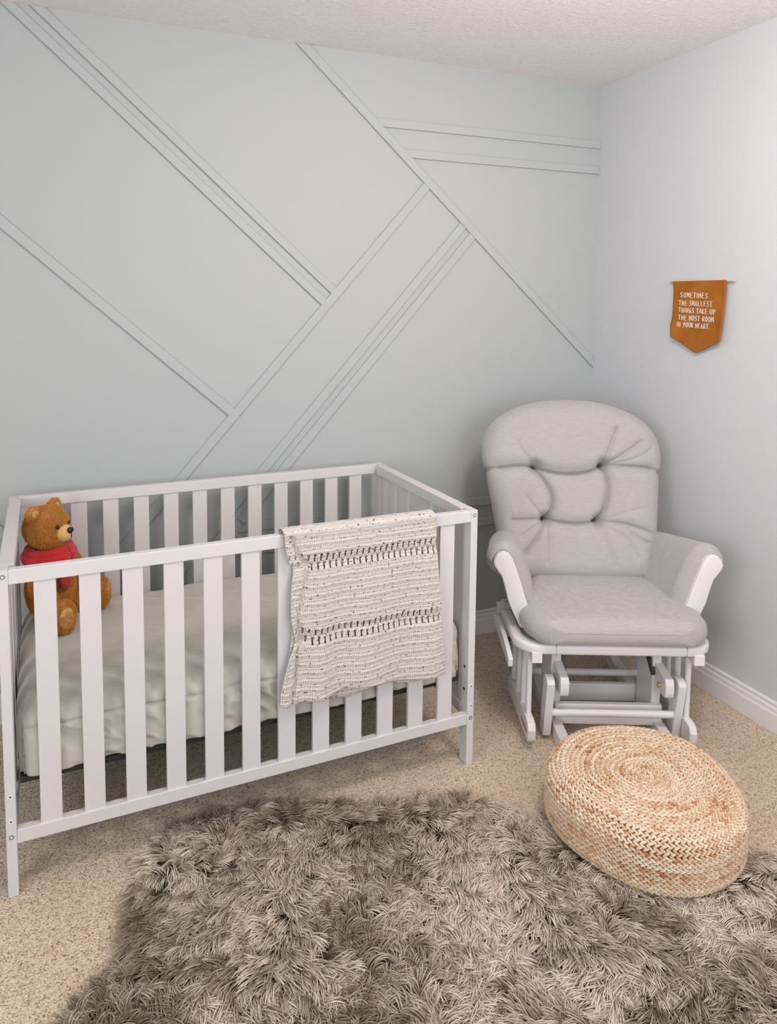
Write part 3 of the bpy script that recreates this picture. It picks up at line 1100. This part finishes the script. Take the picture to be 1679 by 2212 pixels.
# bottom curl, side, top curl, top
segs = []
a_l = np.linspace(-math.pi / 2, 0, 40)
for a_ in a_l: segs.append((PR - rr_ + rr_ * math.cos(a_), rr_ * .9 + rr_ * .9 * math.sin(a_), a_))
for z in np.linspace(rr_ * .9, PH - rr_, 30)[1:]: segs.append((PR, z, 0))
for a_ in np.linspace(0, math.pi / 2, 40)[1:]: segs.append((PR - rr_ + rr_ * math.cos(a_), PH - rr_ + rr_ * math.sin(a_), a_))
for q in np.linspace(PR - rr_, .0, 120)[1:]: segs.append((q, PH - .004 * (1 - (q / PR) ** 2), math.pi / 2))
sg = np.array(segs)
cum = np.r_[0, np.cumsum(np.hypot(np.diff(sg[:, 0]), np.diff(sg[:, 1])))]
nr = int(cum[-1] / pitch)
vs_all, fs_all, tone = [], [], []
sph_n, sph_m = 8, 5
base_v, base_f = [], []
for j in range(sph_m + 1):
    for i in range(sph_n):
        ph, th_ = math.pi * j / sph_m, 2 * math.pi * i / sph_n
        base_v.append((math.cos(ph), math.sin(ph) * math.cos(th_), math.sin(ph) * math.sin(th_)))
for j in range(sph_m):
    for i in range(sph_n):
        a_, b_ = j * sph_n + i, j * sph_n + (i + 1) % sph_n
        base_f.append((a_, a_ + sph_n, b_ + sph_n, b_))
base_v = np.array(base_v)
base_f = np.array(base_f)
off = 0
TH_ = math.pi
half = 0
side_h = 1
idx = 0
while True:
    s0 = TH_ / (2 * math.pi) * pitch
    if s0 >= cum[-1] - .003: break
    R_ = np.interp(s0, cum, sg[:, 0])
    ll_ = .0150 if R_ > .1 else (.0125 if R_ > .03 else .009)
    for h_ in (-1, 1):
        th_ = TH_ + (.5 * ll_ / max(R_, .006) if h_ > 0 else 0)
        fr_s = min(max(th_ / (2 * math.pi) * pitch + h_ * pitch * .19, 0), cum[-1])
        rq, zq, aq = (np.interp(fr_s, cum, sg[:, c]) for c in range(3))
        er = np.array([math.cos(th_), math.sin(th_), 0]); et = np.array([-math.sin(th_), math.cos(th_), 0]); ez = np.array([0, 0, 1.])
        nrm = er * math.cos(aq) + ez * math.sin(aq)
        pt = -er * math.sin(aq) + ez * math.cos(aq)
        tl = math.radians(27) * h_
        ax1 = et * math.cos(tl) - pt * math.sin(tl)
        ax2 = et * math.sin(tl) + pt * math.cos(tl)
        wob_ = 1 + .014 * math.sin(th_ * 3 + 1) + .01 * math.sin(th_ * 5)
        c0 = er * rq * wob_ + ez * (zq + .004 * math.sin(th_ * 2 + .7))
        jit = rng.normal(0, .06, 3)
        hl_, hw_, ht_ = ll_ * .66 * (1 + jit[0]), pitch * .275 * (1 + jit[1]), .0062 * (1 + jit[2])
        P = c0 + base_v[:, :1] * ax1 * hl_ + base_v[:, 1:2] * ax2 * hw_ + base_v[:, 2:3] * nrm * ht_
        vs_all.append(P)
        fs_all.append(base_f + off)
        off += len(base_v)
        band = vnoise(np.array([TH_ * 1.6]), np.array([.5]), 5)[0]
        tn_ = np.clip(.58 + .9 * (band - .45) + rng.normal(0, .20), 0, 1)
        tone.append(np.full(len(base_v), tn_))
    TH_ += ll_ / max(R_, .006)
Vn = np.concatenate(vs_all); Fn = np.concatenate(fs_all)
me = bpy.data.meshes.new('jute_braid')
me.from_pydata(Vn.tolist(), [], Fn.tolist())
at_ = me.attributes.new('tone', 'FLOAT', 'POINT')
at_.data.foreach_set('value', np.concatenate(tone).astype(np.float32))
me.shade_smooth()
me.materials.append(M_jute)
jb = bpy.data.objects.new('jute_braid', me)
COL.objects.link(jb)
jb.parent = pouf
# inner core body
mb = MB()
core = [(max(q[0] - .004, 0), q[1]) for q in segs[::4]]
nc = 72
vs = [(r_ * math.cos(2 * math.pi * i / nc), r_ * math.sin(2 * math.pi * i / nc), min(max(z_, .004), PH - .006)) for r_, z_ in core for i in range(nc)]
fs = [(j * nc + i, j * nc + (i + 1) % nc, (j + 1) * nc + (i + 1) % nc, (j + 1) * nc + i) for j in range(len(core) - 1) for i in range(nc)]
fs.append(tuple(range(nc)))
mb.add(vs, fs).build('stuffed_core', mat('jute_core', (.50, .33, .19), .9), pouf, smooth=True)

# ------------------------------------------------------------------ faux fur rug
edge = [(-2.335, -1.33), (-2.235, -1.20), (-2.135, -1.12), (-2.125, -1.00), (-2.105, -.875), (-2.045, -.785), (-1.925, -.745), (-1.757, -.765), (-1.590, -.822), (-1.460, -.880),
        (-1.320, -.912), (-1.195, -.945), (-1.105, -1.025), (-1.045, -1.115), (-.98, -1.20), (-.85, -1.28), (-.72, -1.36), (-.585, -1.43), (-.50, -1.465), (-.36, -1.53), (-.25, -1.68), (-.28, -1.86), (-.45, -2.0),
        (-.75, -2.08), (-1.1, -2.12), (-1.5, -2.15), (-1.9, -2.14), (-2.25, -2.05), (-2.45, -1.88), (-2.50, -1.65), (-2.44, -1.45)]
ep = np.array(edge)


def chaikin(p, n=2):
    for _ in range(n):
        q = np.roll(p, -1, 0)
        p = np.stack([.75 * p + .25 * q, .25 * p + .75 * q], 1).reshape(-1, 2)
    return p


ep = chaikin(ep, 2)
rug = MB().prism([tuple(p) for p in ep], 2, .001, .008).build('fur_rug', mat('rug_backing', (.10, .075, .055), .95))
tag(rug, 'shaggy brown and grey faux fur rug on the carpet in the foreground', 'rug')


def inside(x, y, P):
    c = np.zeros(x.shape, bool)
    for (x0, y0), (x1, y1) in zip(P, np.roll(P, -1, 0)):
        cond = ((y0 > y) != (y1 > y)) & (x < (x1 - x0) * (y - y0) / (y1 - y0 + 1e-12) + x0)
        c ^= cond
    return c


def edge_dist(x, y, P):
    d = np.full(x.shape, 9.); nx = np.zeros(x.shape); ny = np.zeros(x.shape)
    for (x0, y0), (x1, y1) in zip(P, np.roll(P, -1, 0)):
        vx, vy = x1 - x0, y1 - y0
        q = np.clip(((x - x0) * vx + (y - y0) * vy) / (vx * vx + vy * vy + 1e-12), 0, 1)
        dx_, dy_ = x0 + q * vx - x, y0 + q * vy - y
        dn = np.hypot(dx_, dy_)
        m_ = dn < d
        d = np.where(m_, dn, d); nx = np.where(m_, dx_ / (dn + 1e-9), nx); ny = np.where(m_, dy_ / (dn + 1e-9), ny)
    return d, nx, ny


NCL = 12500
PER = 13
cx_ = rng.uniform(-2.5, -.25, NCL * 3); cy_ = rng.uniform(-2.16, -.74, NCL * 3)
# only the part the camera side can see well is dense; far lower strip thinner
m_ = inside(cx_, cy_, ep)
cx_, cy_ = cx_[m_], cy_[m_]
m_ = np.hypot(cx_ - PX_, cy_ - PY_) > PR - .03
cx_, cy_ = cx_[m_][:NCL], cy_[m_][:NCL]
n = len(cx_)
de, nx1, ny1 = edge_dist(cx_, cy_, ep)
ang = 2 * math.pi * 1.6 * fbm(cx_ * 3.6, cy_ * 3.6, 91, 2) + 1.5 * (fbm(cx_ * 16, cy_ * 16, 95, 2) - .5) * 2 + rng.normal(0, .35, n)
ox, oy = np.cos(ang), np.sin(ang)
# general flow towards the viewer/left, and outward at the edge
wE = np.exp(-(de / .07) ** 2) * 1.6
fx = ox + nx1 * wE - .25
fy = oy + ny1 * wE - .30
ff = np.hypot(fx, fy); fx, fy = fx / ff, fy / ff
NS = n * PER
ci = np.repeat(np.arange(n), PER)
rad = .014 * np.sqrt(rng.random(NS)); ra = rng.random(NS) * 2 * math.pi
bx_ = cx_[ci] + rad * np.cos(ra); by_ = cy_[ci] + rad * np.sin(ra)
jd = rng.normal(0, .14, NS)
dx1 = fx[ci] * np.cos(jd) - fy[ci] * np.sin(jd); dy1 = fx[ci] * np.sin(jd) + fy[ci] * np.cos(jd)
clen = (.046 + .024 * rng.random(n))[ci]
ln_ = clen * (.75 + .35 * rng.random(NS))
lift = (.45 + .55 * rng.random(n))[ci] * (.8 + .4 * rng.random(NS)) * np.where(de[ci] < .05, .6, 1)
bend = rng.normal(0, .6, n)[ci] + rng.normal(0, .10, NS)
NP = 6
pts = np.zeros((NS, NP, 3))
pts[:, 0] = np.stack([bx_, by_, np.full(NS, .010)], -1)
pos = pts[:, 0].copy()
# tip gathers to the clump axis
tipx = cx_[ci] + fx[ci] * ln_ * .85; tipy = cy_[ci] + fy[ci] * ln_ * .85
for k in range(1, NP):
    q = (k - .5) / (NP - 1)
    el = lift * (1.15 - 1.75 * q)          # elevation falls and bends down
    a_ = bend * q * 1.3
    ddx = dx1 * np.cos(a_) - dy1 * np.sin(a_); ddy = dx1 * np.sin(a_) + dy1 * np.cos(a_)
    st = ln_ / (NP - 1)
    pos = pos + np.stack([ddx * np.cos(el) * st, ddy * np.cos(el) * st, np.sin(el) * st], -1)
    g = .58 * (k / (NP - 1)) ** 1.3
    axx = cx_[ci] + (pos[:, 0] - bx_); axy = cy_[ci] + (pos[:, 1] - by_)
    P = pos.copy()
    P[:, 0] = pos[:, 0] * (1 - g) + axx * g
    P[:, 1] = pos[:, 1] * (1 - g) + axy * g
    P[:, 2] = np.maximum(P[:, 2], .006 + .002 * rng.random(NS))
    pts[:, k] = P
hc = bpy.data.hair_curves.new('fur')
hc.add_curves([NP] * NS)
hc.points.foreach_set('position', pts.reshape(-1).astype(np.float32))
radp = np.array([.00095, .00115, .0011, .00095, .0007, .00025])[None, :] * (.75 + .6 * rng.random(NS))[:, None]
hc.points.foreach_set('radius', radp.reshape(-1).astype(np.float32))
ta = hc.attributes.new('tint', 'FLOAT', 'CURVE')
big_ = fbm(cx_ * 2.2, cy_ * 2.2, 131, 2)
mott = fbm(cx_ * 9, cy_ * 9, 151, 2)
tint = np.clip(.56 + .7 * (big_[ci] - .5) + 1.5 * (mott[ci] - .5) + .20 * rng.normal(0, 1, n)[ci] + .12 * rng.normal(0, 1, NS) + .36 * np.clip((cx_[ci] + 1.35) / .6, -1, 1), 0, 1)  # last term: stronger light on the right side, painted into the tint
ta.data.foreach_set('value', tint.astype(np.float32))
M_fur = mat('brown_grey_fur', (.3, .25, .2), .55, .25, sheen=.0)
t = NT(M_fur)
hi = t.n('ShaderNodeHairInfo')
rp = t.ramp(hi, 'Intercept', [(.0, (.085, .060, .038)), (.28, (.23, .172, .118)), (.58, (.60, .505, .405)), (1.0, (.90, .82, .70))])
rp2 = t.ramp(hi, 'Intercept', [(.0, (.045, .032, .020)), (.45, (.105, .075, .048)), (.75, (.24, .182, .125)), (1.0, (.42, .34, .255))])
at = t.n('ShaderNodeAttribute', attribute_name='tint')
mixn = t.n('ShaderNodeMixRGB', blend_type='MIX')
t.l(at, 'Fac', mixn, 0)
t.l(rp2, 'Color', mixn, 1)
t.l(rp, 'Color', mixn, 2)
t.l(mixn, 0, t.b, 'Base Color')
hc.materials.append(M_fur)
fo = bpy.data.objects.new('fur', hc)
COL.objects.link(fo)
fo.parent = rug
fo['kind'] = 'stuff'

# ------------------------------------------------------------------ plush teddy bear
M_plush = mat('honey_brown_plush', (.62, .26, .035), .9, .1, sheen=.5)
t = NT(M_plush)
a = t.noise(55, 4, .6)
r = t.ramp(a, 'Fac', [(.3, (.58, .22, .02)), (.7, (.72, .32, .045))])
t.l(r, 'Color', t.b, 'Base Color')
a2 = t.noise(420, 2, .6)
t.l(t.bump(a2, 'Fac', .5, .002), 'Normal', t.b, 'Normal')
M_plush2 = mat('tan_plush', (.72, .44, .17), .9, .1, sheen=.5)
M_red = fabric('red_knit', (.55, .03, .03), streak=.1, bump=.5)
M_eye = mat('black_button', (.012, .012, .014), .2)
bear = empty('teddy_bear', (CX, CY, .473), CTH)
bear.scale = (1.12, 1.12, 1.12)
tag(bear, 'golden brown plush teddy bear with red scarf sitting at the left crib end', 'teddy bear')
FD = Vector((.80, -.60, 0)).normalized()          # facing direction in crib space
SD = Vector((FD.y * -1, FD.x, 0)) * -1            # towards picture left
BC = Vector((.104, .495, 0))                       # seat centre


def at_(f, s_, z):
    return BC + FD * f + SD * s_ + Vector((0, 0, z))


zax = Vector((0, 0, 1))
Rb = Matrix((FD, SD, zax)).transposed()
mb = MB()
mb.ellipsoid(at_(0, 0, .085), (.062, .066, .088), Rb, 24, 16)
mb.ellipsoid(at_(-.002, 0, .150), (.050, .055, .060), Rb, 24, 16)
HCn = at_(-.002, .008, .262)
mb.ellipsoid(HCn, (.055, .062, .055), Rb, 28, 18)
mb.ellipsoid(HCn + FD * .016 + Vector((0, 0, -.018)), (.044, .058, .036), Rb, 24, 16)
for s in (-1, 1):
    # ears
    mb.ellipsoid(HCn + SD * (.046 * s) + Vector((0, 0, .046)) - FD * .008, (.012, .021, .021), Rb, 18, 12)
    # arms hanging forward
    p0, p1, p2 = at_(.005, .052 * s, .165), at_(.030, .078 * s, .110), at_(.050, .074 * s, .070)
    mb.tube([p0, (p0 + p1) / 2, p1, (p1 + p2) / 2, p2], [.027, .029, .027, .025, .022], 16)
    mb.ellipsoid(p2, (.024, .024, .026), Rb, 16, 10)
    # legs
    q0, q1, q2 = at_(.012, .036 * s, .036), at_(.062, .060 * s, .034), at_(.098, .084 * s, .034)
    mb.tube([q0, (q0 + q1) / 2, q1, (q1 + q2) / 2, q2], [.034, .034, .030, .028, .027], 16)
    Lg = (q2 - q0); Lg.z = 0; Lg.normalize()
    Rl = Matrix((Lg, Vector((-Lg.y, Lg.x, 0)), zax)).transposed()
    mb.ellipsoid(q2 + Lg * .006 + Vector((0, 0, .012)), (.024, .031, .045), Rl, 18, 12)
bd = mb.build('body', M_plush, bear, merge=False)
rm = bd.modifiers.new('remesh', 'REMESH')
rm.mode = 'VOXEL'
rm.voxel_size = .0035
smo = bd.modifiers.new('smooth', 'SMOOTH')
smo.factor = .6
smo.iterations = 8
dg = bpy.context.evaluated_depsgraph_get()
me2 = bpy.data.meshes.new_from_object(bd.evaluated_get(dg))
bd.modifiers.clear()
bd.data = me2
me2.shade_smooth()
if not me2.materials:
    me2.materials.append(M_plush)
# muzzle, nose, eyes, pads, inner ears
MZ = HCn + FD * .052 + Vector((0, 0, -.014))
mz = MB().ellipsoid(MZ, (.027, .030, .024), Rb, 24, 16).build('muzzle', M_plush2, bear, smooth='all')
MB().ellipsoid(MZ + FD * .024 + Vector((0, 0, .010)), (.008, .012, .009), Rb, 16, 10).build('nose', M_eye, bear, smooth='all')
MB().tube([MZ + FD * .0275 + Vector((0, 0, .002)), MZ + FD * .0275 + Vector((0, 0, -.010))], .0012, 6).build('mouth_stitch', M_eye, bear)
for s in (-1, 1):
    MB().ellipsoid(HCn + FD * .0535 + SD * (.024 * s) + Vector((0, 0, .010)), (.005, .006, .006), Rb, 14, 8).build('eye', M_eye, bear, smooth='all')
    MB().ellipsoid(HCn + SD * (.046 * s) + Vector((0, 0, .046)) + FD * .0005, (.006, .014, .014), Rb, 14, 8).build('inner_ear', M_plush2, bear, smooth='all')
    q0, q2 = at_(.012, .036 * s, .036), at_(.098, .084 * s, .034)
    Lg = (q2 - q0); Lg.z = 0; Lg.normalize()
    Rl = Matrix((Lg, Vector((-Lg.y, Lg.x, 0)), zax)).transposed()
    MB().ellipsoid(q2 + Lg * .025 + Vector((0, 0, .014)), (.006, .021, .030), Rl, 16, 10).build('foot_pad', M_plush2, bear, smooth='all')
# red scarf: chunky wrap around the neck and shoulders with one hanging tail
mb = MB()
for (zc, ra_, rb_, tk) in ((.196, .050, .056, .015), (.180, .057, .064, .016)):
    pts_ = [at_(ra_ * math.cos(a_), rb_ * math.sin(a_), zc + .003 * math.sin(3 * a_)) for a_ in np.linspace(0, 2 * math.pi, 41)]
    mb.tube(pts_, tk, 12, caps=False)
mb.build('scarf', M_red, bear, smooth='all', merge=False)
mb = MB()
pts_ = [at_(.060, .020, .190), at_(.072, .026, .165), at_(.072, .030, .135), at_(.074, .032, .105)]
mb.tube(pts_, .016, 12, flat=(1.0, .35))
mb.build('scarf_tail', M_red, bear, smooth='all')
# short pile over the plush body
vsn = np.empty(len(me2.vertices) * 3, np.float32); me2.vertices.foreach_get('co', vsn); vsn = vsn.reshape(-1, 3)
nrn = np.empty(len(me2.vertices) * 3, np.float32); me2.vertices.foreach_get('normal', nrn); nrn = nrn.reshape(-1, 3)
NF = 75000
ii = rng.integers(0, len(vsn), NF)
b0 = vsn[ii] + rng.normal(0, .0012, (NF, 3))
nn = nrn[ii] + rng.normal(0, .35, (NF, 3)) + np.array([0, 0, -.45])
nn /= np.linalg.norm(nn, axis=1)[:, None]
ll_ = (.0048 + .0035 * rng.random(NF))[:, None]
pf = np.stack([b0 - nrn[ii] * .001, b0 + nn * ll_ * .55, b0 + nn * ll_ + np.array([0, 0, -.0008])], 1)
hc2 = bpy.data.hair_curves.new('plush_pile')
hc2.add_curves([3] * NF)
hc2.points.foreach_set('position', pf.reshape(-1).astype(np.float32))
hc2.points.foreach_set('radius', (np.array([.0004, .00035, .0001])[None, :] * np.ones((NF, 1))).reshape(-1).astype(np.float32))
hc2.materials.append(M_plush)
po = bpy.data.objects.new('plush_pile', hc2)
COL.objects.link(po)
po.parent = bear
po['kind'] = 'stuff'
